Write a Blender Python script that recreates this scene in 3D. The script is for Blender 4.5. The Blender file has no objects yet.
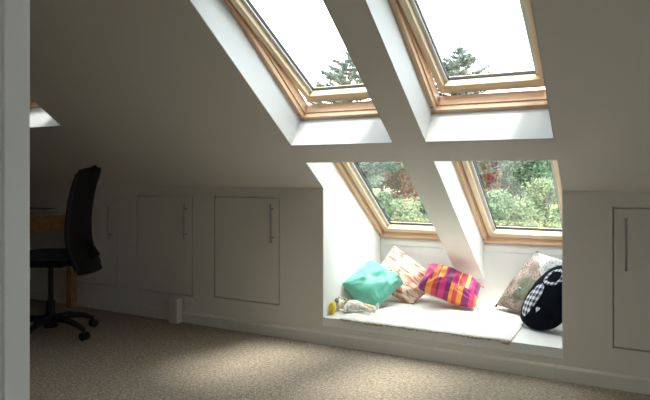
import bpy, bmesh, math, random
from mathutils import Vector, Matrix, noise
random.seed(7)
C = bpy.context.scene.collection
S = 1.1                      # camera height in metres
F, YAW, CX, CY = 585.2, .4916, 325., 174.6
D, H, TH = 3.05*S, .9222*S, .6155
K = .88
ct, st, tt = math.cos(TH), math.sin(TH), math.tan(TH)

# ------------------------------------------------------------ layout helpers
def ray(q):
    r = (q[0]-CX)/F; z = (CY-q[1])/F
    return Vector((math.cos(YAW)*r-math.sin(YAW), math.cos(YAW)+math.sin(YAW)*r, z))
CAM = Vector((0, -D, S))
def onX(q, X): d = ray(q); return CAM+d*(X/d.x)
def onY(q, Y): d = ray(q); return CAM+d*((Y+D)/d.y)
def onZ(q, Z): d = ray(q); return CAM+d*((Z-S)/d.z)
def SL(x, v, w): return Vector((x, -v*ct+w*st, H+v*st+w*ct))   # on the roof slope: across, up-slope, outward

# ------------------------------------------------------------ materials
def nmat(name):
    m = bpy.data.materials.new(name); m.use_nodes = True
    nt = m.node_tree; b = nt.nodes['Principled BSDF']
    return m, nt, b
def mat(name, col, rough=.6, metal=0, spec=.3, bump=None, var=0, vscale=8):
    m, nt, b = nmat(name)
    b.inputs['Base Color'].default_value = (*col, 1); b.inputs['Roughness'].default_value = rough
    b.inputs['Metallic'].default_value = metal; b.inputs['Specular IOR Level'].default_value = spec
    tc = nt.nodes.new('ShaderNodeTexCoord')
    if var:
        n = nt.nodes.new('ShaderNodeTexNoise'); n.inputs['Scale'].default_value = vscale; n.inputs['Detail'].default_value = 5
        r = nt.nodes.new('ShaderNodeValToRGB')
        r.color_ramp.elements[0].color = (*[c*(1-var) for c in col], 1); r.color_ramp.elements[1].color = (*[min(1, c*(1+var)) for c in col], 1)
        r.color_ramp.elements[0].position = .3; r.color_ramp.elements[1].position = .7
        nt.links.new(tc.outputs['Object'], n.inputs['Vector']); nt.links.new(n.outputs['Fac'], r.inputs['Fac'])
        nt.links.new(r.outputs['Color'], b.inputs['Base Color'])
    if bump:
        n = nt.nodes.new('ShaderNodeTexNoise'); n.inputs['Scale'].default_value = bump[0]; n.inputs['Detail'].default_value = 4
        bp = nt.nodes.new('ShaderNodeBump'); bp.inputs['Strength'].default_value = bump[1]; bp.inputs['Distance'].default_value = bump[2]
        nt.links.new(tc.outputs['Object'], n.inputs['Vector']); nt.links.new(n.outputs['Fac'], bp.inputs['Height'])
        nt.links.new(bp.outputs['Normal'], b.inputs['Normal'])
    return m
def ramp(nt, stops, interp='LINEAR'):
    r = nt.nodes.new('ShaderNodeValToRGB'); cr = r.color_ramp; cr.interpolation = interp
    while len(cr.elements) < len(stops): cr.elements.new(.5)
    for e, (p, c) in zip(cr.elements, stops): e.position = p; e.color = (*c, 1)
    return r
def wood(name, c1, c2, axis, rough=.45):
    m, nt, b = nmat(name); tc = nt.nodes.new('ShaderNodeTexCoord'); mp = nt.nodes.new('ShaderNodeMapping')
    sc = [26, 26, 26]; sc[axis] = 1.6
    mp.inputs['Scale'].default_value = sc
    n = nt.nodes.new('ShaderNodeTexNoise'); n.inputs['Scale'].default_value = 1.3; n.inputs['Detail'].default_value = 6; n.inputs['Distortion'].default_value = .6
    r = ramp(nt, [(.32, c1), (.68, c2)])
    nt.links.new(tc.outputs['Object'], mp.inputs['Vector']); nt.links.new(mp.outputs['Vector'], n.inputs['Vector'])
    nt.links.new(n.outputs['Fac'], r.inputs['Fac']); nt.links.new(r.outputs['Color'], b.inputs['Base Color'])
    b.inputs['Roughness'].default_value = rough; b.inputs['Specular IOR Level'].default_value = .35
    return m
M = {}
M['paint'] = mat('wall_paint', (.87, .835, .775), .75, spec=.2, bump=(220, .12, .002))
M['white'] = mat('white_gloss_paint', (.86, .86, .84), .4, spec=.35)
M['door'] = mat('door_paint', (.74, .70, .63), .6, spec=.25)
M['lining'] = mat('reveal_white_dimmed', (.56, .57, .57), .5)  # white boards, greyed in the colour to dim the bright upper reveals
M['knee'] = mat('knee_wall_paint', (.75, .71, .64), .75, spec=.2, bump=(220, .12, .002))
M['dark'] = mat('gap_dark', (.03, .028, .025), .9)
M['pine_x'] = wood('pine_across', (.62, .37, .23), (.78, .54, .37), 0)
M['pine_y'] = wood('pine_along', (.60, .36, .22), (.77, .54, .36), 1)
M['sash_x'] = wood('sash_pine_across', (.76, .60, .38), (.88, .74, .52), 0)
M['sash_y'] = wood('sash_pine_along', (.74, .58, .38), (.86, .72, .52), 1)
M['bead'] = mat('grey_glazing_bead', (.66, .65, .62), .45)
M['seal'] = mat('black_seal', (.02, .02, .02), .6)
M['lead'] = mat('lead_flashing', (.30, .31, .33), .5, metal=.4)
M['steel'] = mat('brushed_steel', (.40, .38, .35), .4, metal=.9)
M['screw'] = mat('dark_screw', (.10, .08, .06), .5, metal=.5)
M['black'] = mat('black_mesh_fabric', (.007, .007, .008), .85, bump=(400, .5, .002))
M['plastic'] = mat('black_plastic', (.008, .008, .009), .5)
M['desk'] = wood('desk_pine', (.30, .16, .07), (.46, .26, .12), 0)
M['paper'] = mat('paper', (.6, .58, .55), .8)
M['book'] = mat('dark_cover', (.07, .06, .07), .6)
M['yellow'] = mat('yellow_plastic', (.78, .56, .03), .35, spec=.5)
M['clad'] = mat('dark_cladding', (.035, .034, .033), .5)
M['slate'] = mat('roof_slate', (.16, .16, .17), .8, var=.3)

def glass():
    m, nt, b = nmat('window_glass'); out = nt.nodes['Material Output']
    t = nt.nodes.new('ShaderNodeBsdfTransparent'); t.inputs['Color'].default_value = (.95, .975, .96, 1)
    g = nt.nodes.new('ShaderNodeBsdfGlossy'); g.inputs['Roughness'].default_value = .03
    lw = nt.nodes.new('ShaderNodeLayerWeight'); lw.inputs['Blend'].default_value = .5
    pw = nt.nodes.new('ShaderNodeMath'); pw.operation = 'POWER'; pw.inputs[1].default_value = 4; nt.links.new(lw.outputs['Facing'], pw.inputs[0])
    fr = nt.nodes.new('ShaderNodeMath'); fr.operation = 'MULTIPLY_ADD'; fr.inputs[1].default_value = .7; fr.inputs[2].default_value = .04; nt.links.new(pw.outputs[0], fr.inputs[0])
    mx = nt.nodes.new('ShaderNodeMixShader')
    nt.links.new(fr.outputs[0], mx.inputs['Fac']); nt.links.new(t.outputs[0], mx.inputs[1]); nt.links.new(g.outputs[0], mx.inputs[2])
    nt.links.new(mx.outputs[0], out.inputs['Surface']); return m
M['glass'] = glass()

def carpet():
    m, nt, b = nmat('loop_pile_carpet'); tc = nt.nodes.new('ShaderNodeTexCoord')
    n1 = nt.nodes.new('ShaderNodeTexVoronoi'); n1.inputs['Scale'].default_value = 130
    n2 = nt.nodes.new('ShaderNodeTexNoise'); n2.inputs['Scale'].default_value = 60; n2.inputs['Detail'].default_value = 4
    mx = nt.nodes.new('ShaderNodeMath'); mx.operation = 'ADD'
    r = ramp(nt, [(.40, (.17, .135, .105)), (1.0, (.50, .42, .335))])
    nt.links.new(tc.outputs['Object'], n1.inputs['Vector']); nt.links.new(tc.outputs['Object'], n2.inputs['Vector'])
    ml = nt.nodes.new('ShaderNodeMath'); ml.operation = 'MULTIPLY'; ml.inputs[1].default_value = .45
    nt.links.new(n1.outputs['Distance'], ml.inputs[0]); nt.links.new(ml.outputs[0], mx.inputs[0]); nt.links.new(n2.outputs['Fac'], mx.inputs[1])
    nt.links.new(mx.outputs[0], r.inputs['Fac']); nt.links.new(r.outputs['Color'], b.inputs['Base Color'])
    bp = nt.nodes.new('ShaderNodeBump'); bp.inputs['Strength'].default_value = .8; bp.inputs['Distance'].default_value = .006
    nt.links.new(n1.outputs['Distance'], bp.inputs['Height']); nt.links.new(bp.outputs['Normal'], b.inputs['Normal'])
    b.inputs['Roughness'].default_value = .95; b.inputs['Specular IOR Level'].default_value = .1
    return m
M['carpet'] = carpet()

def uvmat(name, rough=.8):
    m, nt, b = nmat(name); uv = nt.nodes.new('ShaderNodeUVMap'); uv.uv_map = 'UVMap'
    sp = nt.nodes.new('ShaderNodeSeparateXYZ'); nt.links.new(uv.outputs['UV'], sp.inputs[0])
    b.inputs['Roughness'].default_value = rough; b.inputs['Specular IOR Level'].default_value = .2
    b.inputs['Sheen Weight'].default_value = .15
    return m, nt, b, uv, sp
def mapping(nt, src, scale, rot=0):
    mp = nt.nodes.new('ShaderNodeMapping'); mp.inputs['Scale'].default_value = scale; mp.inputs['Rotation'].default_value = (0, 0, rot)
    nt.links.new(src, mp.inputs['Vector']); return mp.outputs['Vector']
def mixc(nt, fac, a, b):
    mx = nt.nodes.new('ShaderNodeMix'); mx.data_type = 'RGBA'
    nt.links.new(fac, mx.inputs['Factor'])
    for s, v in ((6, a), (7, b)):
        if isinstance(v, tuple): mx.inputs[s].default_value = (*v, 1)
        else: nt.links.new(v, mx.inputs[s])
    return mx.outputs[2]
def m_teal():
    m, nt, b, uv, sp = uvmat('teal_satin', .42); b.inputs['Specular IOR Level'].default_value = .45
    n = nt.nodes.new('ShaderNodeTexNoise'); n.inputs['Scale'].default_value = 5
    nt.links.new(uv.outputs['UV'], n.inputs['Vector'])
    r = ramp(nt, [(.3, (.09, .40, .31)), (.7, (.17, .52, .42))])
    nt.links.new(n.outputs['Fac'], r.inputs['Fac']); nt.links.new(r.outputs['Color'], b.inputs['Base Color'])
    return m
def m_cream():
    m, nt, b, uv, sp = uvmat('cream_print')
    v = mapping(nt, uv.outputs['UV'], (2.6, 6, 1), .45)
    n = nt.nodes.new('ShaderNodeTexNoise'); n.inputs['Scale'].default_value = 1.0; n.inputs['Detail'].default_value = 3; n.inputs['Distortion'].default_value = 1.6
    nt.links.new(v, n.inputs['Vector'])
    r = ramp(nt, [(.34, (.16, .10, .09)), (.39, (.50, .13, .06)), (.44, (.62, .27, .17)), (.48, (.66, .56, .48)), (.57, (.70, .62, .55)), (.61, (.52, .26, .12)), (.66, (.66, .56, .48))])
    nt.links.new(n.outputs['Fac'], r.inputs['Fac']); nt.links.new(r.outputs['Color'], b.inputs['Base Color'])
    return m
def m_stripes():
    m, nt, b, uv, sp = uvmat('striped_silk', .45); b.inputs['Specular IOR Level'].default_value = .4
    mg, og, pu, rd, yl = (.62, .035, .19), (.80, .26, .03), (.22, .012, .12), (.55, .05, .06), (.82, .45, .09)
    a = ramp(nt, [(0, mg), (.10, mg), (.17, og), (.25, rd), (.28, yl), (.37, mg), (.40, pu), (.52, mg), (.63, yl), (.65, rd), (.76, yl), (.82, mg), (.92, pu)], 'CONSTANT')
    c = ramp(nt, [(0, pu), (.12, og), (.22, rd), (.30, pu), (.34, mg), (.44, pu), (.52, og), (.58, rd), (.66, og), (.74, pu), (.86, mg), (.95, og)], 'CONSTANT')
    nt.links.new(sp.outputs['X'], a.inputs['Fac']); nt.links.new(sp.outputs['X'], c.inputs['Fac'])
    g = nt.nodes.new('ShaderNodeMath'); g.operation = 'LESS_THAN'; g.inputs[1].default_value = .27
    nt.links.new(sp.outputs['Y'], g.inputs[0])
    nt.links.new(mixc(nt, g.outputs[0], a.outputs['Color'], c.outputs['Color']), b.inputs['Base Color'])
    return m
def m_patch():
    m, nt, b, uv, sp = uvmat('patchwork_print')
    vo = nt.nodes.new('ShaderNodeTexVoronoi'); vo.inputs['Scale'].default_value = 4.2; vo.distance = 'CHEBYCHEV'
    nt.links.new(mapping(nt, uv.outputs['UV'], (1, .7, 1), .2), vo.inputs['Vector'])
    s2 = nt.nodes.new('ShaderNodeSeparateXYZ'); nt.links.new(vo.outputs['Color'], s2.inputs[0])
    r = ramp(nt, [(0, (.25, .20, .18)), (.22, (.38, .29, .26)), (.42, (.29, .28, .22)), (.6, (.42, .38, .33)), (.8, (.20, .20, .19))], 'CONSTANT')
    nt.links.new(s2.outputs['X'], r.inputs['Fac'])
    n = nt.nodes.new('ShaderNodeTexNoise'); n.inputs['Scale'].default_value = 17; n.inputs['Detail'].default_value = 4; n.inputs['Distortion'].default_value = 2
    nt.links.new(uv.outputs['UV'], n.inputs['Vector'])
    r2 = ramp(nt, [(.40, (0, 0, 0)), (.52, (1, 1, 1))]); nt.links.new(n.outputs['Fac'], r2.inputs['Fac'])
    lt = mixc(nt, r2.outputs['Color'], (.13, .11, .10), r.outputs['Color'])
    # the top part is a pale crocheted piece
    g = nt.nodes.new('ShaderNodeMath'); g.operation = 'GREATER_THAN'; g.inputs[1].default_value = .72
    ad = nt.nodes.new('ShaderNodeMath'); ad.operation = 'MULTIPLY_ADD'; ad.inputs[1].default_value = .55
    nt.links.new(sp.outputs['X'], ad.inputs[0])
    ml = nt.nodes.new('ShaderNodeMath'); ml.operation = 'MULTIPLY'; ml.inputs[1].default_value = .6
    nt.links.new(sp.outputs['Y'], ml.inputs[0]); nt.links.new(ml.outputs[0], ad.inputs[2]); nt.links.new(ad.outputs[0], g.inputs[0])
    pale = mixc(nt, r2.outputs['Color'], (.24, .24, .26), (.54, .53, .53))
    nt.links.new(mixc(nt, g.outputs[0], lt, pale), b.inputs['Base Color'])
    return m
def m_gingham():
    m, nt, b, uv, sp = uvmat('gingham')
    outs = []
    for ax in 'XY':
        a = nt.nodes.new('ShaderNodeMath'); a.operation = 'MULTIPLY'; a.inputs[1].default_value = 11.0
        nt.links.new(sp.outputs[ax], a.inputs[0])
        f = nt.nodes.new('ShaderNodeMath'); f.operation = 'FRACT'; nt.links.new(a.outputs[0], f.inputs[0])
        g = nt.nodes.new('ShaderNodeMath'); g.operation = 'GREATER_THAN'; g.inputs[1].default_value = .5
        nt.links.new(f.outputs[0], g.inputs[0]); outs.append(g.outputs[0])
    s = nt.nodes.new('ShaderNodeMath'); s.operation = 'ADD'; nt.links.new(outs[0], s.inputs[0]); nt.links.new(outs[1], s.inputs[1])
    h = nt.nodes.new('ShaderNodeMath'); h.operation = 'MULTIPLY'; h.inputs[1].default_value = .5; nt.links.new(s.outputs[0], h.inputs[0])
    r = ramp(nt, [(0, (.80, .82, .86)), (.4, (.28, .30, .38)), (.9, (.02, .025, .05))], 'CONSTANT')
    nt.links.new(h.outputs[0], r.inputs['Fac']); nt.links.new(r.outputs['Color'], b.inputs['Base Color'])
    return m
M['teal'] = m_teal(); M['cream'] = m_cream(); M['stripes'] = m_stripes(); M['patchwork'] = m_patch(); M['gingham'] = m_gingham()
M['navy'] = mat('navy_jersey', (.004, .005, .010), .95, spec=.1, bump=(300, .3, .002))
M['green'] = mat('green_patch', (.15, .16, .12), .8, var=.35, vscale=60)
M['button'] = mat('jade_button', (.10, .45, .33), .3)
M['heart'] = mat('white_heart', (.75, .76, .78), .8)
M['orange'] = mat('orange_tassel', (.80, .34, .08), .8)
M['brown'] = mat('brown_tuft', (.12, .06, .04), .9)
M['throw'] = mat('cream_throw', (.82, .80, .76), .9, bump=(120, .5, .004), var=.10, vscale=14)
M['fringe'] = mat('ecru_crochet', (.46, .39, .29), .9, bump=(300, .8, .004), var=.35, vscale=60)
M['plush'] = mat('cream_plush', (.72, .69, .62), .95, bump=(250, .8, .004), var=.35, vscale=55)
M['plushgrey'] = mat('grey_plush', (.30, .29, .28), .95, bump=(250, .8, .004), var=.4, vscale=60)
M['peach'] = mat('peach_cloth', (.72, .46, .32), .9)
M['olive'] = mat('olive_ribbon', (.22, .24, .08), .8)

# ------------------------------------------------------------ mesh helpers
def link(o, parent=None):
    C.objects.link(o)
    if parent is not None: o.parent = parent
    return o
def obj(name, bm, m, parent=None, smooth=False, bevel=0, origin=None, subsurf=0):
    bmesh.ops.recalc_face_normals(bm, faces=bm.faces)
    if origin is not None: bmesh.ops.translate(bm, verts=bm.verts, vec=-Vector(origin))
    me = bpy.data.meshes.new(name); bm.to_mesh(me); bm.free()
    for mm in (m if isinstance(m, (list, tuple)) else [m]): me.materials.append(mm)
    if smooth: me.polygons.foreach_set('use_smooth', [True]*len(me.polygons))
    o = bpy.data.objects.new(name, me); link(o, parent)
    if origin is not None: o.location = origin
    if bevel:
        b = o.modifiers.new('bevel', 'BEVEL'); b.width = bevel; b.segments = 2; b.limit_method = 'ANGLE'
    if subsurf:
        s = o.modifiers.new('subsurf', 'SUBSURF'); s.levels = subsurf; s.render_levels = subsurf
    return o
def empty(name, loc=(0, 0, 0), parent=None):
    o = bpy.data.objects.new(name, None); o.empty_display_size = .1; o.location = loc; return link(o, parent)
def tag(o, label=None, cat=None, group=None, kind=None):
    for k, v in (('label', label), ('category', cat), ('group', group), ('kind', kind)):
        if v: o[k] = v
    return o
def box(bm, a, b, mi=0):
    r = bmesh.ops.create_cube(bm, size=1)
    for v in r['verts']:
        v.co = Vector([a[i] if v.co[i] < 0 else b[i] for i in range(3)])
    for v in r['verts']:
        for f in v.link_faces: f.material_index = mi
    return r['verts']
def tube(bm, pts, rad, seg=10, cap=True, closed=False):
    pts = [Vector(p) for p in pts]; n = len(pts)
    rads = rad if isinstance(rad, (list, tuple)) else [rad]*n
    rings = []; up = Vector((0, 0, 1)); prev = None
    for i, p in enumerate(pts):
        if closed: t = pts[(i+1) % n]-pts[i-1]
        else: t = pts[min(i+1, n-1)]-pts[max(i-1, 0)]
        t.normalize()
        a = t.cross(up if prev is None and abs(t.z) < .95 else (Vector((1, 0, 0)) if prev is None else prev))
        if prev is not None: a = prev-(prev.dot(t))*t
        a.normalize(); prev = a; b = t.cross(a)
        rings.append([bm.verts.new(p+rads[i]*(math.cos(2*math.pi*k/seg)*a+math.sin(2*math.pi*k/seg)*b)) for k in range(seg)])
    for i in range(n if closed else n-1):
        A, B = rings[i], rings[(i+1) % n]
        for k in range(seg): bm.faces.new((A[k], A[(k+1) % seg], B[(k+1) % seg], B[k]))
    if cap and not closed: bm.faces.new(rings[0]); bm.faces.new(rings[-1][::-1])
def blob(bm, c, r, sub=3, rot=None):
    v = bmesh.ops.create_icosphere(bm, subdivisions=sub, radius=1)['verts']
    m = Matrix.Diagonal((*r, 1))
    if rot: m = rot.to_4x4() @ m
    bmesh.ops.transform(bm, matrix=Matrix.Translation(c) @ m, verts=v); return v
def cells(bm, xs, ys, hole, fn, w0, w1):
    """a slab cut into cells; fn(x,y,w) maps to the world; only outer faces are made"""
    solid = lambda i, j: 0 <= i < len(xs)-1 and 0 <= j < len(ys)-1 and not hole((xs[i]+xs[i+1])/2, (ys[j]+ys[j+1])/2)
    cache = {}
    def V(i, j, k):
        if (i, j, k) not in cache: cache[(i, j, k)] = bm.verts.new(fn(xs[i], ys[j], (w0, w1)[k]))
        return cache[(i, j, k)]
    for i in range(len(xs)-1):
        for j in range(len(ys)-1):
            if not solid(i, j): continue
            for k in (0, 1): bm.faces.new((V(i, j, k), V(i+1, j, k), V(i+1, j+1, k), V(i, j+1, k)))
            for di, dj, p, q in ((-1, 0, (0, 0), (0, 1)), (1, 0, (1, 0), (1, 1)), (0, -1, (0, 0), (1, 0)), (0, 1, (0, 1), (1, 1))):
                if not solid(i+di, j+dj):
                    bm.faces.new((V(i+p[0], j+p[1], 0), V(i+q[0], j+q[1], 0), V(i+q[0], j+q[1], 1), V(i+p[0], j+p[1], 1)))

# ------------------------------------------------------------ room shell
XL, XR, YB = -6.0, 2.4, -5.2
NX0, NX1 = -2.06*K, -.403*K                   # niche sides
UX0 = -1.833                                  # the upper reveal starts a little further left
RX0, RX1 = -1.34*K, -1.135*K                  # the rib between the two columns of windows
YN = 1.10*K                                   # back of the niche
BZ = .195*K                                   # window seat
V_UB, V_LT = .506*K, .312*K                   # bottom of upper windows, top of lower windows
V_UT = 1.93*K
V_LB = -1.165*K
W_U, W_L, W_O = .222*K, .245*K, .36*K          # frame planes, outer roof face
SKX1, SKX0 = -4.06*K, -4.06*K-.50             # the skylight on the far left
SKB, SKT = .84*K, .84*K+.40
ZC = 2.3
V_TOP = (ZC-H)/st

def ceil_hole(x, v):
    for a, b in ((NX0, RX0), (RX1, NX1)):
        if a < x < b and -1.36*K < v < V_LT: return True
    for a, b in ((UX0, RX0), (RX1, NX1)):
        if a < x < b and V_UB < v < V_UT: return True
    return SKX0 < x < SKX1 and SKB < v < SKT
bm = bmesh.new()
cells(bm, sorted([XL-.1, XR+.1, SKX0, SKX1, UX0, NX0, RX0, RX1, NX1]), sorted([-1.75*K, -1.36*K, V_LT, V_UB, SKB, V_UT, SKT, V_TOP]), ceil_hole, SL, 0, W_O)
tag(obj('ceiling', bm, M['paint']), kind='structure')
y_flat = -V_TOP*ct
bm = bmesh.new(); box(bm, (XL-.1, YB-.1, ZC), (XR+.1, y_flat+.02, ZC+.25))
tag(obj('ceiling', bm, M['paint']), kind='structure')
bm = bmesh.new(); box(bm, (XL-.1, YB-.1, -.12), (XR+.1, .1, 0)); tag(obj('floor', bm, M['carpet']), kind='structure')
bm = bmesh.new(); box(bm, (XL-.12, YB-.1, 0), (XL, .12, ZC)); tag(obj('wall_left', bm, M['paint']), kind='structure')
GY0, GY1, GZ0, GZ1 = -3.8, -2.6, .85, 1.95             # window added to the gable wall, out of view, to brighten the partition
bm = bmesh.new()
cells(bm, [YB-.1, GY0, GY1, .12], [0, GZ0, GZ1, ZC], lambda y, z: GY0 < y < GY1 and GZ0 < z < GZ1, lambda y, z, w: Vector((w, y, z)), XR, XR+.12)
tag(obj('wall_right', bm, M['paint']), kind='structure')
gw = tag(empty('window_6', (XR+.05, (GY0+GY1)/2, GZ0)), kind='structure')
bm = bmesh.new(); hy = (GY1-GY0)/2; hz = GZ1-GZ0
for a, b in (((-.03, -hy, 0), (.03, hy, .06)), ((-.03, -hy, hz-.06), (.03, hy, hz)), ((-.03, -hy, .06), (.03, -hy+.06, hz-.06)), ((-.03, hy-.06, .06), (.03, hy, hz-.06)), ((-.03, -.03, .06), (.03, .03, hz-.06))): box(bm, a, b)
obj('frame', bm, M['white'], gw)
bm = bmesh.new(); box(bm, (-.003, -hy+.06, .06), (.003, -.03, hz-.06)); obj('glass_pane', bm, M['glass'], gw)
bm = bmesh.new(); box(bm, (-.003, .03, .06), (.003, hy-.06, hz-.06)); obj('glass_pane', bm, M['glass'], gw)
bm = bmesh.new(); box(bm, (XL, YB-.12, 0), (XR, YB, ZC)); tag(obj('wall_back', bm, M['paint']), kind='structure')

# knee wall with recesses for the cupboard doors and the opening of the niche
def pxw(x): return onY((x, 300), 0).x
G = .0075
doors = [(pxw(67.5), pxw(118), .196, .935, .915), (pxw(137.3), pxw(193), .196, .938, .94),
         (pxw(214.2), pxw(279.7), .212, .945, .915), (pxw(612.5), pxw(612.5)+.56, .208, .934, .04)]
ZTOP = H+.05
def front_hole(x, z): return NX0 < x < NX1 and z > BZ-.055
def door_hole(x, z): return front_hole(x, z) or any(a < x < b and c < z < d for a, b, c, d, e in doors)
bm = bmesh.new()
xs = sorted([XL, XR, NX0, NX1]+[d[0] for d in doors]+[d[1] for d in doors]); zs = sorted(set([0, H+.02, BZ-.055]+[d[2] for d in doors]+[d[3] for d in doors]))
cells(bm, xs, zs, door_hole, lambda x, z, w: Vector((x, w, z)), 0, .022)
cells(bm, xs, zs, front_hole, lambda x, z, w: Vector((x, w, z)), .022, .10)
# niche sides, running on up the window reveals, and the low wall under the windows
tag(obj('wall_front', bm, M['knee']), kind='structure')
def prof(w): # outline of a niche side in y,z
    return [(.09, 0), (YN+.02, 0), (YN+.02, H-(YN+.02)*tt+.05), (.09, H-.09*tt+.05)]
for nm, xa, xb in (('wall_left_of_niche', NX0-.10, NX0), ('wall_right_of_niche', NX1, NX1+.10)):
    bm = bmesh.new()
    f = [[bm.verts.new((x, y, z)) for y, z in prof(0)] for x in (xa, xb)]
    n = 4
    bm.faces.new(f[0]); bm.faces.new(f[1][::-1])
    for k in range(n): bm.faces.new((f[0][k], f[0][(k+1) % n], f[1][(k+1) % n], f[1][k]))
    tag(obj(nm, bm, M['white']), kind='structure')
ZL = SL(0, V_LB, W_L).z
bm = bmesh.new(); box(bm, (NX0-.1, YN, 0), (NX1+.1, YN+.14, ZL-.002)); tag(obj('wall_under_window', bm, M['white']), kind='structure')
i_t = 1
for a, b in ((NX0, RX0), (RX1, NX1)):
    bm = bmesh.new(); box(bm, (a+.001, YN-.006, ZL-.055), (b-.001, YN+.0, ZL-.012))
    tag(obj('trim_%d' % i_t, bm, M['white'], bevel=.002), kind='structure'); i_t += 1
# the white lining boards of the reveals
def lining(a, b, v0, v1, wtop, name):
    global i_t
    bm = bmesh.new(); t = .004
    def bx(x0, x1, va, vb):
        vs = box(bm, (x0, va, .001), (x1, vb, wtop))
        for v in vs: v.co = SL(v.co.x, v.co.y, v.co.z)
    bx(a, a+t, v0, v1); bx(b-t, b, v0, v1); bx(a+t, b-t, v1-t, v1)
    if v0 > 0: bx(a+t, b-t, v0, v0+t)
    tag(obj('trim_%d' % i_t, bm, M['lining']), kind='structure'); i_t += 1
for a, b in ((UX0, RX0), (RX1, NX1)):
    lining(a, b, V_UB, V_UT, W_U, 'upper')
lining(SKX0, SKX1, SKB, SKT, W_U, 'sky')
# lower reveals: the boards stop at the low wall
for a, b in ((NX0, RX0), (RX1, NX1)):
    for x0, x1 in ((a, a+.004), (b-.004, b)):
        bm = bmesh.new()
        zc = lambda w: None
        vb0 = -(YN)/ct                                 # where the slope face meets the low wall
        vb1 = (W_L*st-YN)/ct
        P = [SL(0, v, w) for v, w in ((V_LT, .001), (vb0, .001), (vb1, W_L), (V_LT, W_L))]
        if x0 == NX0 or x1 == NX1:                     # at the ends one board covers reveal and niche side
            P = [SL(0, V_LT, .001), Vector((0, .001, H)), Vector((0, .001, BZ)), Vector((0, YN, BZ)), P[2], P[3]]
        f = [[bm.verts.new((x, p.y, p.z)) for p in P] for x in (x0, x1)]; n = len(P)
        bm.faces.new(f[0]); bm.faces.new(f[1][::-1])
        for k in range(n): bm.faces.new((f[0][k], f[0][(k+1) % n], f[1][(k+1) % n], f[1][k]))
        tag(obj('trim_%d' % i_t, bm, M['white']), kind='structure'); i_t += 1
# skirting board
bm = bmesh.new(); SKH = .079
ppx = (onZ((171.5, 322), 0).x, onZ((183.5, 322), 0).x)
def skirt(x0, x1):
    P = [(-.014, 0), (-.014, SKH-.012), (-.009, SKH-.003), (-.006, SKH), (.001, SKH), (.001, 0)]
    f = [[bm.verts.new((x, y, z)) for y, z in P] for x in (x0, x1)]
    bm.faces.new(f[0]); bm.faces.new(f[1][::-1])
    for k in range(6): bm.faces.new((f[0][k], f[0][(k+1) % 6], f[1][(k+1) % 6], f[1][k]))
jx = pxw(555)
skirt(XL, jx-.0015); skirt(jx+.0015, XR)
tag(obj('baseboard_front', bm, M['door']), kind='structure')

# window seat
bm = bmesh.new(); box(bm, (NX0, .0, BZ-.055), (NX1, YN, BZ))
for x in (NX0+.30, NX1-.25): pass
tag(obj('window_seat', bm, M['white'], bevel=.003), 'low built-in white window seat in the niche under the two lower roof windows', 'bench')

# cupboard doors
dl = ['low white eaves cupboard door behind the office chair', 'low white eaves cupboard door between the chair and the boxed-in stub',
      'low white eaves cupboard door just left of the window seat', 'low white eaves cupboard door right of the window seat, at the picture edge']
hb = [(108.5, 205, 239, 1), (184, 204, 239, 1), (270.5, 204, 243, 1), (626, 218, 271, 1)]
for (a, b, c, d, e), lb, (hx, h0, h1, sd) in zip(doors, dl, hb):
    dr = empty('cupboard_door', (a, .0, c)); tag(dr, lb, 'cupboard door', 'eaves cupboard doors in the knee wall')
    bm = bmesh.new(); box(bm, (a+G, .0, c+G), (b-G, .0215, d-G)); o = obj('panel', bm, M['door'], dr, bevel=.0015); o.matrix_parent_inverse = Matrix.Translation((-a, 0, -c))
    top = onY((hx, h0), -.035); bot = onY((hx, h1), -.035)
    hd = empty('handle', (0, 0, 0), dr)
    hbm = bmesh.new()
    tube(hbm, [(top.x, -.035, top.z), (bot.x, -.035, bot.z)], .0062, 12)
    for zz in (top.z-.035, bot.z+.035): tube(hbm, [(top.x, -.035, zz), (top.x, .002, zz)], .005, 10)
    bpy.data.objects.remove(hd)
    ho = obj('handle', hbm, M['steel'], dr, smooth=False); ho.matrix_parent_inverse = Matrix.Translation((-a, 0, -c)); ho['label'] = 'steel bar handle'

# boxed-in pipe stub against the skirting
bm = bmesh.new()
box(bm, (-3.075, -.075, 0), (-2.992, -.0145, .185))
obs_ = obj('pipe_boxing', bm, M['knee'], bevel=.004); tag(obs_, 'small white boxed-in stub standing on the carpet against the skirting board', 'pipe boxing')

# near partition wall and its door architrave on the far left
pe = onX((30.3, 200), -1.19*K+.012); pa = onX((4.5, 200), -1.19*K+.012)
bm = bmesh.new(); box(bm, (-1.19*K-.12, YB, 0), (-1.19*K, pe.y-.012, ZC)); tag(obj('wall_partition', bm, M['white']), kind='structure')
bm = bmesh.new(); box(bm, (-1.19*K-.135, pa.y, 0), (-1.19*K+.012, pe.y, ZC-.002))
tag(obj('trim_30', bm, M['white'], bevel=.003), kind='structure')

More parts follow.
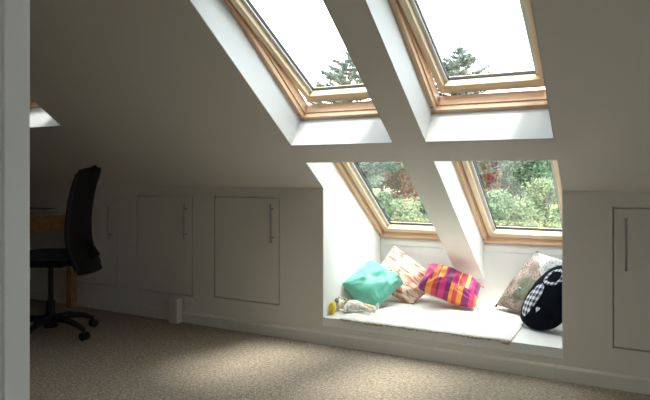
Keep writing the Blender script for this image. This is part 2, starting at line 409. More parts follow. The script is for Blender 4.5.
# ------------------------------------------------------------ roof windows
def roof_window(idx, a, b, v0, v1, w0, open_ang=0):
    root = empty('window_%d' % idx, SL(a, v0, w0)); root.rotation_euler = (-TH, 0, 0); tag(root, kind='structure')
    Wd, L = b-a, v1-v0; tb, dp = .030, .095
    bm = bmesh.new()
    def B(x0, x1, y0, y1, z0, z1, mi): box(bm, (x0, -y1, z0), (x1, -y0, z1), mi)   # y measured up the slope
    B(0, tb, 0, L, 0, dp, 1); B(Wd-tb, Wd, 0, L, 0, dp, 1)
    B(tb, Wd-tb, 0, tb, 0, dp, 0); B(tb, Wd-tb, L-tb, L, 0, dp, 0)
    s = .008
    B(tb, tb+s, tb, L-tb, .030, dp, 1); B(Wd-tb-s, Wd-tb, tb, L-tb, .030, dp, 1)
    B(tb+s, Wd-tb-s, tb, tb+s, .030, dp, 0); B(tb+s, Wd-tb-s, L-tb-s, L-tb, .030, dp, 0)
    obj('frame', bm, [M['pine_x'], M['pine_y']], root, bevel=.002)
    bm = bmesh.new(); tube(bm, [(tb/2, -.055, -.001), (tb/2, -.055, .002)], .006, 10)
    obj('screw_cap', bm, M['screw'], root)
    # flashing outside
    bm = bmesh.new(); B(-.06, Wd+.06, -.14, -.002, .055, .075, 0); B(-.06, -.002, 0, L, .07, .10, 0); B(Wd+.002, Wd+.06, 0, L, .07, .10, 0); B(-.06, Wd+.06, L+.002, L+.12, .07, .10, 0)
    obj('flashing', bm, M['lead'], root)
    # sash pivots about its middle
    g = tb+s+.004; sw, bw = .034, (.066 if open_ang else .050); z0, z1 = .034, .098
    cy, cz = L/2, .06
    def P(x0, x1, y0, y1, za, zb, mi=0): box(bm, (x0, -(y1-cy), za-cz), (x1, -(y0-cy), zb-cz), mi)
    bm = bmesh.new()
    P(g, g+sw, g, L-g, z0, z1, 1); P(Wd-g-sw, Wd-g, g, L-g, z0, z1, 1)
    P(g+sw, Wd-g-sw, g, g+bw, z0, z1, 0); P(g+sw, Wd-g-sw, L-g-bw, L-g, z0, z1, 0)
    sash = obj('sash', bm, [M['sash_x'], M['sash_y']], root, bevel=.003)
    sash.location = (0, -cy, cz); sash.rotation_euler = (open_ang, 0, 0)
    bm = bmesh.new(); q = .020; zb0, zb1 = .062, .086
    x0, x1, y0, y1 = g+sw, Wd-g-sw, g+bw, L-g-bw
    P(x0, x0+q, y0, y1, zb0, zb1); P(x1-q, x1, y0, y1, zb0, zb1)
    obj('glazing_bead', bm, M['bead'], sash)
    bm = bmesh.new(); e = .004
    P(x0, x1, y0, y0+e, zb0+.012, zb1+.004); P(x0, x1, y1-e, y1, zb0+.012, zb1); P(x0+q, x0+q+e, y0, y1, zb0+.010, zb1+.004); P(x1-q-e, x1-q, y0, y1, zb0+.010, zb1+.004)
    P(g+.004, Wd-g-.004, g-.003, g+.001, z0+.012, z1)
    obj('gasket', bm, M['seal'], sash)
    bm = bmesh.new(); P(x0, x1, y0, y1, .089, .093); obj('glass_pane', bm, M['glass'], sash)
    bm = bmesh.new(); P(g-.012, Wd-g+.012, g-.062, g+.03, z1-.002, z1+.018); P(g-.012, g+.03, g, L-g, z1, z1+.010); P(Wd-g-.03, Wd-g+.012, g, L-g, z1, z1+.010); P(g-.012, Wd-g+.012, L-g-.03, L-g+.012, z1, z1+.010)
    obj('cladding', bm, M['clad'], sash)
    return root
OPEN = math.radians(7)
roof_window(1, UX0, RX0, V_UB, V_UT, W_U, OPEN)
roof_window(2, RX1, NX1, V_UB, V_UT, W_U, OPEN)
roof_window(3, NX0, RX0, V_LB, V_LT, W_L)
roof_window(4, RX1, NX1, V_LB, V_LT, W_L)
roof_window(5, SKX0, SKX1, SKB, SKT, W_U)

# ------------------------------------------------------------ cushions
def clampp(p, m=.004):
    p.z = max(p.z, BZ+m); p.y = min(p.y, YN-m); p.x = min(max(p.x, NX0+m+.004), NX1-m); return p
class Cushion:
    def __init__(s, LB, RB, RT, LT, t, pinch=.07, wr=.006, seed=0, rnd=0, power=.42):
        s.c = [Vector(LB), Vector(RB), Vector(RT), Vector(LT)]; s.t = t; s.pinch = pinch; s.wr = wr; s.seed = seed; s.rnd = rnd; s.power = power
        s.n = (s.c[1]-s.c[0]).cross(s.c[3]-s.c[0]).normalized()
        if s.n.dot(CAM-s.c[0]) < 0: s.n = -s.n
    def pt(s, u, v, side, off=0):
        """u,v in -1..1"""
        if s.rnd:   # rounded outline
            uu = u*math.sqrt(1-.5*s.rnd*v*v); vv = v*math.sqrt(1-.5*s.rnd*u*u)
        else:
            uu = u*(1-s.pinch*(1-v**2)); vv = v*(1-s.pinch*(1-u**2))
        a, b = (uu+1)/2, (vv+1)/2; c = s.c
        p = c[0]*(1-a)*(1-b)+c[1]*a*(1-b)+c[2]*a*b+c[3]*(1-a)*b
        e = max(0, (1-u*u)*(1-v*v))
        h = s.t/2*e**s.power
        w = noise.noise(Vector((u*2.2+s.seed*7, v*2.2, side*3)))*s.wr*1.6
        # creases fan out of the corners
        for cu, cv in ((-1, -1), (1, -1), (1, 1), (-1, 1)):
            du, dv = u-cu, v-cv; r = math.hypot(du, dv)
            if r < 1.1: w += math.sin(math.atan2(dv, du)*15+s.seed+4*noise.noise(Vector((u*2, v*2, s.seed))))*s.wr*max(0, 1-r/1.1)*min(1, r*3)
        w *= min(1, e*3)
        return clampp(p+s.n*side*(h+w+off))
    def mesh(s, name, m, parent=None, n=36):
        bm = bmesh.new(); uvl = bm.loops.layers.uv.new('UVMap'); ids = {}
        for side in (1, -1):
            for i in range(n+1):
                for j in range(n+1):
                    edge = i in (0, n) or j in (0, n); k = (i, j, 0 if edge else side)
                    if k in ids: continue
                    # closer rows near the seam keep the edge plump
                    f = lambda t: math.sin((2*t/n-1)*math.pi/2)
                    ids[k] = bm.verts.new(s.pt(f(i), f(j), side))
        g = lambda i, j, sd: ids[(i, j, 0 if i in (0, n) or j in (0, n) else sd)]
        for sd in (1, -1):
            for i in range(n):
                for j in range(n):
                    try: fc = bm.faces.new((g(i, j, sd), g(i+1, j, sd), g(i+1, j+1, sd), g(i, j+1, sd)))
                    except ValueError: continue
                    for l, (a, b) in zip(fc.loops, ((i, j), (i+1, j), (i+1, j+1), (i, j+1))):
                        l[uvl].uv = ((math.sin((2*a/n-1)*math.pi/2)+1)/2, (math.sin((2*b/n-1)*math.pi/2)+1)/2)
        return obj(name, bm, m, parent, smooth=True, origin=s.base())
    def base(s):
        c = sum(s.c, Vector())/4; c.z = min(p.z for p in s.c); return c
    def decal(s, name, m, parent, shape, off=.004, n=16):
        """a patch of cloth sewn on: shape = closed list of (u,v)"""
        bm = bmesh.new(); uvl = bm.loops.layers.uv.new('UVMap')
        cu = sum(p[0] for p in shape)/len(shape); cv = sum(p[1] for p in shape)/len(shape)
        R = []; K_ = 8
        if len(shape) < 12:
            L_ = len(shape); shape = [(shape[k][0]*(1-f)+shape[(k+1) % L_][0]*f, shape[k][1]*(1-f)+shape[(k+1) % L_][1]*f) for k in range(L_) for f in (0, .2, .4, .6, .8)]
        for r in range(1, K_+1):
            R.append([(cu+(a-cu)*r/K_, cv+(b-cv)*r/K_) for a, b in shape])
        c0 = bm.verts.new(s.pt(cu, cv, 1, off)); uvs = {c0: (cu, cv)}; rows = []
        for k, ring in enumerate(R):
            row = []
            for a, b in ring:
                v = bm.verts.new(s.pt(a, b, 1, off if k < K_-1 else off*.2)); uvs[v] = (a, b); row.append(v)
            rows.append(row)
        N = len(shape)
        for k in range(N): bm.faces.new((c0, rows[0][k], rows[0][(k+1) % N]))
        for r in range(K_-1):
            for k in range(N): bm.faces.new((rows[r][k], rows[r+1][k], rows[r+1][(k+1) % N], rows[r][(k+1) % N]))
        for fc in bm.faces:
            for l in fc.loops: a, b = uvs[l.vert]; l[uvl].uv = ((a+1)/2, (b+1)/2)
        o = obj(name, bm, m, parent, smooth=True, origin=parent.location)
        o.location = (0, 0, 0); return o

def tuft(cn, u, v, parent, m, name='tassel', ln=.03, r=.006, sc=1.0):
    p = cn.pt(u, v, 1); c = sum(cn.c, Vector())/4; d = (p-c).normalized()
    q = p+d*ln; q.z = max(q.z-.01, BZ+.008)
    bm = bmesh.new(); tube(bm, [p-d*.012, p+d*ln*.3, (p+q)/2, q], [r*.5, r, r*.7, r*1.2], 7)
    o = obj(name, bm, m, parent, smooth=True, origin=parent.location); o.location = (0, 0, 0); return o

# cream cushion leaning in the corner
cr = Cushion((-1.765, .60, .30), onY((412, 304.5), .60), onY((441, 281), .80), onY((394, 245.5), .91), .12, pinch=.03, wr=.014, seed=2, power=.36)
co = cr.mesh('cushion', M['cream']); tag(co, 'cream cushion with a rust-red floral print leaning behind the teal cushion', 'cushion')
tuft(cr, 1, -1, co, M['brown'], 'corner_tuft', .006, .008); tuft(cr, -1, 1, co, M['brown'], 'corner_tuft', .004, .008); tuft(cr, 1, 1, co, M['brown'], 'corner_tuft', .006, .008)
# teal cushion
te = Cushion((-1.795, .25, .350), (-1.568, .34, BZ+.020), (-1.47, .57, .322), (-1.775, .64, .455), .20, pinch=.035, wr=.020, seed=5, power=.36)
tobj = te.mesh('cushion', M['teal']); tag(tobj, 'shiny teal satin cushion in the left corner of the window seat', 'cushion')
# striped cushion
sc_ = Cushion(onY((418, 287), .53), onY((476, 306.5), .57), onY((481, 286), .75), onY((430, 264), .76), .19, pinch=.02, wr=.017, seed=9, power=.36)
so = sc_.mesh('cushion', M['stripes']); tag(so, 'magenta, orange and purple striped cushion with corner tassels on the window seat', 'cushion')
for u, v in ((-1, 1), (1, -1), (1, 1), (-1, -1)): tuft(sc_, u, v, so, M['orange'], ln=.022)
# patchwork cushion
pc = Cushion((-.852, .72, .212), (-.50, .50, BZ+.018), (-.37, .70, .53), onY((537, 252.5), .90), .17, pinch=.03, wr=.014, seed=12, power=.36)
po = pc.mesh('cushion', M['patchwork']); tag(po, 'grey and pink patchwork cushion leaning in the right corner of the window seat', 'cushion')
gp = pc.decal('green_patch', M['green'], po, [(-.34, -.74), (-.04, -.74), (.26, -.74), (.26, -.40), (.26, -.02), (-.04, -.02), (-.34, -.02), (-.34, -.40)], .005); gp['label'] = 'olive green sewn-on patch'
bm = bmesh.new(); bp_ = pc.pt(-.16, -.44, 1, .012); blob(bm, bp_-po.location, (.009, .009, .009), 2); bo = obj('button', bm, M['button'], po, smooth=True)
tuft(pc, -1, 1, po, M['brown'], 'corner_tuft', .012, .010); tuft(pc, -1, -1, po, M['brown'], 'corner_tuft', .008, .008)
# piping
def piping(cn, parent, m, r=.003):
    pts = []; n = 24
    for k in range(4*n):
        s_, t_ = divmod(k, n); a = -1+2*t_/n
        u, v = [(a, -1), (1, a), (-a, 1), (-1, -a)][s_]
        p = cn.pt(u, v, 1); pts.append(p)
    bm = bmesh.new(); tube(bm, pts, r, 6, closed=True)
    o = obj('piping', bm, m, parent, smooth=True, origin=parent.location); o.location = (0, 0, 0)
piping(pc, po, M['brown']); piping(cr, co, M['cream'], .003)
# navy cushion
A = onY((512, 322), .42); B_ = onY((556, 345), .22); B_.z = BZ+.005; Dd = onY((551, 262), .50); Cc = Dd+(B_-A)*.9
nv = Cushion(A, B_, Cc, Dd, .17, rnd=.75, wr=.004, seed=3, power=.5)
no = nv.mesh('cushion', M['navy']); tag(no, 'navy cushion with gingham applique and a white heart in front of the patchwork one', 'cushion')
oval = [(-.36+.34*math.cos(t)+.12*math.sin(t), -.28+.52*math.sin(t)) for t in [k*2*math.pi/28 for k in range(28)]]
o_ = nv.decal('gingham_patch', M['gingham'], no, oval, .004); o_['label'] = 'blue and white gingham oval'
# gingham ring (applique loop)
rb = bmesh.new(); uvl = rb.loops.layers.uv.new('UVMap')
def ringpt(t, rr, off): return (.02+.36*rr*math.cos(t), .50+.25*rr*math.sin(t), off)
N = 40; rows = []
for rr, off in ((1.12, .001), (1.04, .006), (.84, .006), (.74, .001)):
    rows.append([(rb.verts.new(nv.pt(*ringpt(2*math.pi*k/N, rr, 0)[:2], 1, off)), ringpt(2*math.pi*k/N, rr, 0)) for k in range(N)])
for r in range(3):
    for k in range(N):
        q = [rows[r][k], rows[r+1][k], rows[r+1][(k+1) % N], rows[r][(k+1) % N]]
        fc = rb.faces.new([x[0] for x in q])
        for l, x in zip(fc.loops, q): l[uvl].uv = ((x[1][0]+1)/2*1.3, (x[1][1]+1)/2*1.3)
ro = obj('gingham_ring', rb, M['gingham'], no, smooth=True, origin=no.location); ro.location = (0, 0, 0); ro['label'] = 'gingham ring'
h_ = []
for k in range(28):
    t = 2*math.pi*k/28; h_.append((.14+.0055*16*math.sin(t)**3, -.50+.0055*(13*math.cos(t)-5*math.cos(2*t)-2*math.cos(3*t)-math.cos(4*t))))
ho_ = nv.decal('heart', M['heart'], no, h_, .004); ho_['label'] = 'small white heart'

# ------------------------------------------------------------ throw on the seat
bm = bmesh.new(); x0, x1 = onZ((344, 317), BZ).x, onZ((512, 341), BZ).x; nx, ny = 90, 30; g = {}
for i in range(nx+1):
    for j in range(ny+1):
        x = x0+(x1-x0)*i/nx; fy = j/ny
        yf = -.006+.010*noise.noise(Vector((x*14, 0, 1)))+.006*noise.noise(Vector((x*60, 3, 1)))
        y = yf+(.78-yf)*fy
        z = BZ+.0085+.0025*noise.noise(Vector((x*5, y*5, 0)))+.0015*noise.noise(Vector((x*30, y*14, 5)))
        if j == 0: z -= .003
        g[i, j] = bm.verts.new((x+.02*math.sin(y*9)*(1-i/nx), y, z))
for i in range(nx):
    for j in range(ny): bm.faces.new((g[i, j], g[i+1, j], g[i+1, j+1], g[i, j+1]))
r = bmesh.ops.extrude_face_region(bm, geom=bm.faces[:])
for e in r['geom']:
    if isinstance(e, bmesh.types.BMVert): e.co.z -= .0035
th = obj('throw', bm, M['throw'], smooth=True, origin=((x0+x1)/2, .35, BZ)); tag(th, 'thin cream throw with a frayed crochet edge spread over the window seat', 'throw')
bm = bmesh.new(); rnd = random.Random(4); pts = []; rr = []
x = x0+.01; big = .004
while x < x1-.004:
    yy = -.006+.010*noise.noise(Vector((x*14, 0, 1)))
    if rnd.random() < .30: big = rnd.choice((.003, .005, .007, .012 if x > x1-.12 or x < x0+.10 else .008))
    pts.append(Vector((x, yy-.003+rnd.uniform(-.002, .002), BZ+.003-big*.5+rnd.uniform(-.003, .002)))-th.location); rr.append(big*rnd.uniform(.6, 1.2))
    x += rnd.uniform(.005, .010)
tube(bm, pts, rr, 7)
fr = obj('fringe', bm, M['fringe'], th, smooth=True); fr['label'] = 'uneven ecru crochet edging'

# ------------------------------------------------------------ yellow egg and plush toy
e0 = onZ((331.2, 315.2), BZ)
bm = bmesh.new(); vs = blob(bm, Vector((0, 0, .043)), (.026, .026, .043), 4)
for v in vs:
    if v.co.z > .043: v.co.x *= 1-(v.co.z-.043)*5; v.co.y *= 1-(v.co.z-.043)*5
    v.co.z = max(v.co.z, .002)
eg = obj('egg', bm, M['yellow'], smooth=True); eg.location = (e0.x, e0.y+.02, BZ); tag(eg, 'yellow plastic egg standing at the left front corner of the window seat', 'toy egg')

def plush():
    root = empty('plush_toy', (0, 0, 0)); tag(root, 'small cream and grey plush toy lying on its back beside the yellow egg', 'plush toy')
    def fuzz(bm, a=.004, s=70):
        for v in bm.verts: v.co += v.co.normalized()*a*noise.noise(v.co*s)
    bm = bmesh.new(); blob(bm, Vector((.0, 0, .036)), (.062, .034, .032), 4); fuzz(bm); obj('body', bm, M['plush'], root, smooth=True)
    bm = bmesh.new(); blob(bm, Vector((-.085, 0, .040)), (.036, .034, .034), 4); fuzz(bm)
    hd = obj('head', bm, M['plush'], root, smooth=True)
    for s in (-1, 1):
        bm = bmesh.new(); blob(bm, Vector((-.108, .026*s, .064)), (.014, .006, .014), 3); obj('ear', bm, M['plushgrey'], hd, smooth=True)
        bm = bmesh.new(); blob(bm, Vector((-.080, .014*s, .073)), (.004, .004, .003), 2); obj('eye', bm, M['seal'], hd, smooth=True)
    bm = bmesh.new(); blob(bm, Vector((-.068, 0, .070)), (.013, .013, .010), 3); obj('muzzle', bm, M['plushgrey'], hd, smooth=True)
    for s in (-1, 1):
        bm = bmesh.new(); tube(bm, [(-.035, .028*s, .045), (-.045, .045*s, .030), (-.040, .058*s, .013), (-.038, .062*s, .010)], [.014, .013, .012, .006], 10); obj('arm', bm, M['plush'], root, smooth=True)
        bm = bmesh.new(); tube(bm, [(.045, .018*s, .034), (.080, .030*s, .028), (.115, .036*s, .020), (.13, .037*s, .022)], [.018, .016, .014, .008], 10)
        lg = obj('leg', bm, M['plush'] if s < 0 else M['peach'], root, smooth=True)
        bm = bmesh.new(); blob(bm, Vector((.138, .037*s, .030)), (.010, .013, .022), 3); obj('foot', bm, M['plush'], lg, smooth=True)
    bm = bmesh.new(); ring = [(-.052, .031*math.cos(t), .036+.031*math.sin(t)) for t in [k*2*math.pi/20 for k in range(20)]]
    tube(bm, ring, .006, 8, closed=True); obj('neck_ribbon', bm, M['olive'], root, smooth=True)
    return root
pl = plush(); pp = onZ((352, 314.5), BZ); pl.scale = (1.08,)*3; pl.location = (pp.x-.005, pp.y+.05, BZ+.011); pl.rotation_euler = (0, 0, .12); 

# ------------------------------------------------------------ desk and things on it
DZ = .775
dk = empty('desk', (-4.6, -.5, 0)); tag(dk, 'pine desk at the far left, partly behind the black office chair', 'desk')
inv = Matrix.Translation((4.6, .5, 0))
def dpart(name, a, b, m, bevel=.003):
    bm = bmesh.new(); box(bm, a, b); o = obj(name, bm, m, dk, bevel=bevel); o.matrix_parent_inverse = inv; return o
dpart('desktop', (-5.4, -.80, DZ-.028), (-4.06, -.03, DZ), M['desk'])
dpart('apron', (-5.35, -.70, DZ-.125), (-4.14, -.68, DZ-.028), M['desk'])
dpart('apron', (-4.16, -.70, DZ-.125), (-4.14, -.12, DZ-.028), M['desk'])
for x in (-5.36, -4.17):
    for y in (-.75, -.10): dpart('leg', (x, y, 0), (x+.06, y+.06, DZ-.028), M['desk'], .004)
def flat(name, c, sz, rz, m, label, cat, group=None, bev=.002):
    bm = bmesh.new(); box(bm, (-sz[0]/2, -sz[1]/2, 0), (sz[0]/2, sz[1]/2, sz[2])); o = obj(name, bm, m, bevel=bev); o.location = c; o.rotation_euler = (0, 0, rz)
    return tag(o, label, cat, group)
def book(c, sz, rz, label):
    r_ = empty('book', c); r_.rotation_euler = (0, 0, rz); tag(r_, label, 'book')
    a, b, h = sz[0]/2, sz[1]/2, sz[2]
    bm = bmesh.new(); box(bm, (-a, -b, 0), (a, b, .003)); box(bm, (-a, -b, h-.003), (a, b, h)); box(bm, (-a, b-.004, .003), (a, b, h-.003)); obj('cover', bm, M['book'], r_)
    bm = bmesh.new(); box(bm, (-a+.004, -b+.004, .003), (a-.004, b-.004, h-.003)); obj('pages', bm, M['paper'], r_)
pb = onZ((40, 212), DZ)
book((pb.x, pb.y, DZ), (.30, .22, .035), .3, 'dark-covered book lying on the desk beside the loose papers')
flat('paper_sheet', (pb.x+.36, pb.y-.12, DZ), (.21, .297, .004), -.3, M['paper'], 'loose pale papers lying on the desk near the chair back', 'paper')
# low white box under the desk
q = onZ((38, 305), 0)
cb = empty('storage_box', (-4.62, -.42, 0)); tag(cb, 'pale storage box standing on the floor under the desk', 'box')
bm = bmesh.new(); box(bm, (-.20, -.16, 0), (.20, .16, .24)); obj('body', bm, M['paper'], cb, bevel=.006)
bm = bmesh.new(); box(bm, (-.207, -.167, .24), (.207, .167, .275)); obj('lid', bm, M['paper'], cb, bevel=.006)

# ------------------------------------------------------------ office chair
def office_chair(loc, face):
    r_ = empty('office_chair', loc); r_.rotation_euler = (0, 0, face); tag(r_, 'black swivel office chair with a tall mesh back drawn up to the desk', 'office chair')
    # local: +y forward
    SH = .545
    bm = bmesh.new()
    n = 14; g = {}
    for sd in (0, 1):
        for i in range(n+1):
            for j in range(n+1):
                u, v = -1+2*i/n, -1+2*j/n
                uu = u*math.sqrt(1-.22*v*v); vv = v*math.sqrt(1-.22*u*u)
                z = SH+(.035*(1-(u*u)**3)*(1-(v*v)**3) if sd else -.025*(1-(u**8))*(1-(v**8)))-.03*max(0, v-.6)
                g[i, j, sd] = bm.verts.new((uu*.24, .02+vv*.235, z))
    for i in range(n):
        for j in range(n):
            for sd in (0, 1): bm.faces.new((g[i, j, sd], g[i+1, j, sd], g[i+1, j+1, sd], g[i, j+1, sd]))
    for i in range(n):
        for a in (0, n):
            bm.faces.new((g[i, a, 0], g[i+1, a, 0], g[i+1, a, 1], g[i, a, 1])); bm.faces.new((g[a, i, 0], g[a, i+1, 0], g[a, i+1, 1], g[a, i, 1]))
    bmesh.ops.scale(bm, verts=bm.verts, vec=(1, 1, 1)); obj('seat', bm, M['black'], r_, smooth=True)
    # tall back with lumbar curve
    def back(z):  # y of the back at height z
        t = (z-.40)/.74
        return -.285-.01*t+.075*math.sin(min(1, (t+.05)/1.05)*math.pi)**.8-.05*max(0, .3-t)*3.3
    bm = bmesh.new(); g = {}; n, m_ = 12, 22
    for sd in (0, 1):
        for i in range(n+1):
            for j in range(m_+1):
                u = -1+2*i/n; z = .44+.712*j/m_; t = j/m_
                hw = .195*(1-.10*t)*(1-.25*max(0, t-.93)*12*.3); 
                if t < .25: hw *= .92+.08*t/.25
                zz = z-.02*u*u*(1 if t > .9 else 0)
                g[i, j, sd] = bm.verts.new((u*hw, back(z)+.035*u*u-(.022 if sd else 0), zz))
    for i in range(n):
        for j in range(m_):
            for sd in (0, 1): bm.faces.new((g[i, j, sd], g[i+1, j, sd], g[i+1, j+1, sd], g[i, j+1, sd]))
    for i in range(n):
        for a in (0, m_): bm.faces.new((g[i, a, 0], g[i+1, a, 0], g[i+1, a, 1], g[i, a, 1]))
    for j in range(m_):
        for a in (0, n): bm.faces.new((g[a, j, 0], g[a, j+1, 0], g[a, j+1, 1], g[a, j, 1]))
    bk = obj('backrest', bm, M['black'], r_, smooth=True)
    pts = [(-.205, z) for z in [.47+.062*k for k in range(11)]]
    loop = [(-.195*(1-.10*(z-.37)/.79), back(z)+.024, z) for _, z in pts]+[(.0, back(1.15)-.006, 1.153)]+[(.195*(1-.10*(z-.37)/.79), back(z)+.024, z) for _, z in pts[::-1]]
    bm = bmesh.new(); tube(bm, loop, .014, 8); obj('back_frame', bm, M['plastic'], bk, smooth=True)
    bm = bmesh.new(); tube(bm, [(0, -.05, SH-.045), (0, -.22, SH-.05), (0, -.32, SH+.01), (0, back(.66)-.035, .66)], [.025, .022, .02, .015], 8); obj('back_support', bm, M['plastic'], r_, smooth=True)
    bm = bmesh.new(); box(bm, (-.09, -.12, SH-.07), (.09, .12, SH-.022)); obj('tilt_mechanism', bm, M['plastic'], r_, bevel=.01)
    bm = bmesh.new(); tube(bm, [(.07, 0, SH-.05), (.20, .0, SH-.05), (.26, 0, SH-.045)], .006, 8); obj('lever', bm, M['plastic'], r_, smooth=True)
    bm = bmesh.new(); tube(bm, [(0, 0, .085), (0, 0, .24)], .028, 14); tube(bm, [(0, 0, .24), (0, 0, SH-.06)], .016, 12); obj('gas_lift', bm, M['plastic'], r_)
    for k in range(5):
        a = 2*math.pi*k/5+BASEROT; d = Vector((math.cos(a), math.sin(a), 0)); s = Vector((-d.y, d.x, 0))
        if k == 0:
            bm = bmesh.new(); tube(bm, [(0, 0, .06), (0, 0, .13)], .045, 16); hb_ = obj('base_hub', bm, M['plastic'], r_)
        bm = bmesh.new(); tube(bm, [d*.02+Vector((0, 0, .115)), d*.12+Vector((0, 0, .122)), d*.23+Vector((0, 0, .10)), d*.30+Vector((0, 0, .068))], [.028, .024, .019, .016], 8)
        obj('base_arm', bm, M['plastic'], r_, smooth=True)
        cbm = bmesh.new()
        for q_ in (-1, 1): tube(cbm, [d*.305+s*.006*q_+Vector((0, 0, .0285)), d*.305+s*.024*q_+Vector((0, 0, .0285))], .0275, 16)
        tube(cbm, [d*.30+Vector((0, 0, .03)), d*.30+Vector((0, 0, .07))], .009, 8)
        obj('castor', cbm, M['plastic'], r_)
    return r_
hub = Vector((-3.543, -.711, 0))
fw = Vector((-.88, -.47)); face = math.atan2(fw.y, fw.x)-math.pi/2
c1 = onZ((97, 326), 0)-hub
BASEROT = math.atan2(c1.y, c1.x)-face
office_chair((hub.x, hub.y, 0), face)

# ------------------------------------------------------------ outdoors
def leafmat(name, c1, c2, tr=.25):
    m, nt, b = nmat(name); tc = nt.nodes.new('ShaderNodeTexCoord'); n = nt.nodes.new('ShaderNodeTexNoise'); n.inputs['Scale'].default_value = 2.5; n.inputs['Detail'].default_value = 6
    nt.links.new(tc.outputs['Object'], n.inputs['Vector']); r = ramp(nt, [(.35, c1), (.65, c2)])
    nt.links.new(n.outputs['Fac'], r.inputs['Fac']); nt.links.new(r.outputs['Color'], b.inputs['Base Color']); b.inputs['Roughness'].default_value = .7
    b.inputs['Specular IOR Level'].default_value = .2
    return m
M['leaf_dark'] = leafmat('dark_leaves', (.045, .085, .055), (.12, .19, .11))
M['leaf_mid'] = leafmat('green_leaves', (.08, .13, .075), (.19, .26, .15))
M['leaf_pale'] = leafmat('pale_leaves', (.19, .23, .20), (.30, .34, .30))
M['leaf_copper'] = leafmat('copper_leaves', (.12, .07, .05), (.28, .19, .13))
M['leaf_yellow'] = leafmat('yellow_green_leaves', (.11, .15, .08), (.23, .27, .16))
M['needle'] = leafmat('conifer_needles', (.07, .095, .08), (.16, .20, .17))
M['bark'] = mat('bark', (.12, .09, .07), .9, var=.3)
M['grass'] = leafmat('meadow_grass', (.16, .22, .08), (.38, .38, .17))
def gz(y): return -3.4+max(0, min(1, (y-3)/30))*3.0
bm = bmesh.new(); nxg, nyg = 30, 40; g = {}
for i in range(nxg+1):
    for j in range(nyg+1):
        x = -70+100*i/nxg; y = 1.6+70*j/nyg; g[i, j] = bm.verts.new((x, y, gz(y)+.15*noise.noise(Vector((x*.2, y*.2, 0)))))
for i in range(nxg):
    for j in range(nyg): bm.faces.new((g[i, j], g[i+1, j], g[i+1, j+1], g[i, j+1]))
tag(obj('ground', bm, M['grass'], smooth=True), kind='structure')

def leaves(bm, c, r, n, size, rnd, shell=.55):
    for _ in range(n):
        d = Vector((rnd.gauss(0, 1), rnd.gauss(0, 1), rnd.gauss(0, 1))).normalized()*(shell+(1-shell)*rnd.random())
        p = Vector(c)+Vector((d.x*r[0], d.y*r[1], d.z*r[2]))
        a = Vector((rnd.gauss(0, 1), rnd.gauss(0, 1), rnd.gauss(0, 1))).normalized(); b = a.orthogonal().normalized()
        s = size*rnd.uniform(.6, 1.3)
        bm.faces.new([bm.verts.new(p+q) for q in (a*s, b*s*.5, -a*s, -b*s*.5)])
def leaf_obj(name, bm, m, parent):
    me = bpy.data.meshes.new(name); bm.to_mesh(me); bm.free(); me.materials.append(m)
    return link(bpy.data.objects.new(name, me), parent)
def broad(name, px, Y, ztop, rad, m, label, cat, seed, n=12000, size=.08, lobes=20, group=None):
    rnd = random.Random(seed); X = onY((px, 200), Y).x; gr = gz(Y)
    r_ = empty(name, (X, Y, gr)); tag(r_, label, cat, group)
    hgt = ztop-gr; bm = bmesh.new(); L = []
    for k in range(lobes):
        a = rnd.uniform(0, 6.28); t = rnd.random(); rr = rad*rnd.uniform(.2, .75)*(1-.35*t)
        L.append((Vector((math.cos(a)*rr, math.sin(a)*rr, hgt*(.10+.74*t))), rad*rnd.uniform(.32, .52)))
    L.append((Vector((0, 0, hgt-rad*.4)), rad*.4))
    for c, r in L: leaves(bm, c, (r, r, r*.85), n//len(L), size, rnd, .5)
    leaf_obj('foliage', bm, m, r_)
    bm = bmesh.new()
    tube(bm, [(0, 0, -.1), (.05, 0, hgt*.3), (0, .05, hgt*.6)], [.14, .10, .05], 8)
    for c, r in L[:7]: tube(bm, [(0, 0, hgt*.25), c*.6+Vector((0, 0, hgt*.08)), c], [.06, .04, .015], 6)
    obj('trunk', bm, M['bark'], r_, smooth=True)
def conifer(px, Y, ztop, rad, label, seed, group, down=4.5):
    rnd = random.Random(seed); X = onY((px, 60), Y).x; gr = gz(Y); hgt = ztop-gr
    r_ = empty('conifer', (X, Y, gr)); tag(r_, label, 'tree', group)
    bm = bmesh.new(); tb = bmesh.new(); tube(tb, [(0, 0, -.1), (0, 0, hgt*.6), (0, 0, hgt*.99)], [.22, .12, .015], 8)
    z = hgt
    while z > hgt*.25:
        f = (hgt-z)/hgt; nb = 6
        for k in range(nb):
            a = rnd.uniform(0, 6.28); ln = rad*(f*2.4)**.75*rnd.uniform(.65, 1.1)+.12
            ln = min(ln, rad*.85)
            tip = Vector((math.cos(a)*ln, math.sin(a)*ln, z+ln*.22)); base = Vector((0, 0, z-.1))
            tube(tb, [base, (base+tip)/2+Vector((0, 0, -.05*ln)), tip], [.025, .015, .006], 4)
            m = max(3, int(ln*9))
            for q in range(m):
                t = .2+.8*q/m; p = base.lerp(tip, t)+Vector((0, 0, -.05*ln*math.sin(t*3)))
                leaves(bm, p, (.14, .14, .09), 9, .085, rnd, .2)
        z -= .20
    leaf_obj('foliage', bm, M['needle'], r_); obj('trunk', tb, M['bark'], r_, smooth=True)
cg = None
conifer(350, 24, onY((348, 49), 24).z, 2.7, 'tall loose conifer rising beyond the upper left roof window', 3, cg)
conifer(459, 26, onY((455, 49), 26).z, 2.9, 'tall loose conifer rising beyond the upper right roof window', 8, cg)
T = lambda px, py, Y: onY((px, py), Y).z
broad('tree', 352, 31, T(352, 128, 31), 2.0, M['leaf_pale'], 'pale grey-green tree at the left of the lower left roof window', 'tree', 11, size=.085)
broad('tree', 404, 27, T(404, 135, 27), 1.7, M['leaf_copper'], 'brownish copper tree in the middle of the lower left roof window', 'tree', 12, size=.085, n=13000)
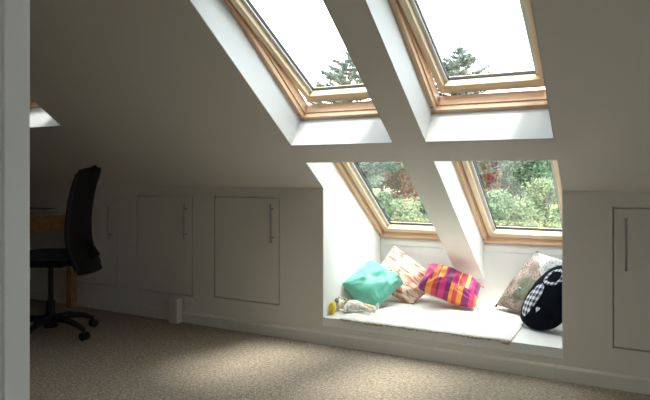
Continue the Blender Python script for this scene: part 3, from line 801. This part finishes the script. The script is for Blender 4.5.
broad('tree', 443, 33, T(443, 112, 33), 2.0, M['leaf_mid'], 'green tree standing behind the rib between the lower roof windows', 'tree', 13, size=.085)
broad('tree', 483, 29, T(483, 120, 29), 1.0, M['leaf_copper'], 'narrow copper-leaved tree at the left of the lower right roof window', 'tree', 14, size=.08, n=9000)
broad('tree', 522, 32, T(522, 112, 32), 2.3, M['leaf_dark'], 'large dark green tree in the lower right roof window', 'tree', 15, size=.09, n=15000)
broad('tree', 568, 37.5, T(568, 136, 37.5), 1.9, M['leaf_mid'], 'green tree at the right edge of the lower right roof window', 'tree', 16, size=.085)
broad('tree', 500, 36, T(500, 120, 36), 2.0, M['leaf_mid'], 'green tree between the copper tree and the large dark tree', 'tree', 17, size=.085)
broad('tree', 382, 36, T(382, 112, 36), 2.4, M['leaf_dark'], 'dark green tree rising behind the pale and the copper tree', 'tree', 18, size=.09)
for px_, lb in ((330, 'dark tree row behind the pale tree, farthest left outside'), (366, 'dark green tree filling in behind the pale tree'), (425, 'dark green tree behind the copper tree and the rib'), (468, 'dark green tree behind the narrow copper-leaved tree'), (545, 'tall dark green tree behind the green tree at the right edge'), (590, 'dark green tree farthest right outside the roof windows')):
    yq = {330: 42, 366: 47, 425: 42, 468: 47, 545: 42, 590: 47}[px_]
    broad('tree', px_, yq, T(px_, 118 if px_ > 340 else 150, yq), 2.6, M['leaf_dark'], lb, 'tree', 200+px_, n=10000, size=.15)
bs = [(360, 20.5, 184, 'leaf_yellow', 1.0), (384, 22, 190, 'leaf_mid', .9), (408, 21, 200, 'leaf_yellow', 1.1), (430, 24.5, 196, 'leaf_mid', 1.0),
      (470, 22, 200, 'leaf_pale', .9), (497, 22, 188, 'leaf_mid', 1.1), (520, 19.5, 200, 'leaf_yellow', 1.0), (545, 23, 175, 'leaf_yellow', 1.2), (572, 26, 178, 'leaf_mid', 1.0)]
bl = ['yellow-green shrub below the pale tree', 'green shrub between the pale and the copper tree', 'yellow-green shrub below the copper tree', 'green shrub at the right of the lower left roof window',
      'pale shrub at the left of the lower right roof window', 'green shrub below the copper and dark trees', 'yellow-green shrub at the foot of the large dark tree', 'light yellow-green shrub in front of the large dark tree', 'green shrub at the far right outside the lower right roof window']
for i, ((px_, Y, py, mm, rd), lb) in enumerate(zip(bs, bl)):
    broad('shrub', px_, Y, T(px_, py, Y), rd, M[mm], lb, 'shrub', 40+i, n=6000, size=.06, lobes=14)

# ------------------------------------------------------------ light
w = bpy.data.worlds.new('overcast_sky'); bpy.context.scene.world = w; w.use_nodes = True
nt = w.node_tree; bg = nt.nodes['Background']
tc = nt.nodes.new('ShaderNodeTexCoord'); sp = nt.nodes.new('ShaderNodeSeparateXYZ'); nt.links.new(tc.outputs['Generated'], sp.inputs[0])
r = ramp(nt, [(.0, (.35, .34, .30)), (.49, (.45, .46, .45)), (.52, (.86, .93, 1.0)), (1.0, (.93, .97, 1.0))])
mr = nt.nodes.new('ShaderNodeMapRange'); mr.inputs['From Min'].default_value = -1; mr.inputs['From Max'].default_value = 1
nt.links.new(sp.outputs['Z'], mr.inputs['Value']); nt.links.new(mr.outputs[0], r.inputs['Fac']); nt.links.new(r.outputs['Color'], bg.inputs['Color'])
bg.inputs['Strength'].default_value = 2.6
sl = bpy.data.lights.new('sun', 'SUN'); sl.energy = 2.2; sl.angle = math.radians(14); sl.color = (1, .95, .86)
so_ = link(bpy.data.objects.new('sun', sl)); so_.rotation_euler = Vector((.24, -.13, .90)).to_track_quat('Z', 'Y').to_euler()

# ------------------------------------------------------------ camera
cam = bpy.data.cameras.new('camera'); cam.sensor_width = 36; cam.sensor_fit = 'HORIZONTAL'; cam.lens = F/650*36; cam.shift_y = (CY-200)/650
co_ = link(bpy.data.objects.new('camera', cam)); co_.location = CAM; co_.rotation_euler = (math.pi/2, 0, YAW)
cam.clip_end = 300
sc = bpy.context.scene; sc.camera = co_
sc.view_settings.view_transform = 'Standard'; sc.view_settings.look = 'None'; sc.view_settings.gamma = 1; sc.view_settings.exposure = 1.38
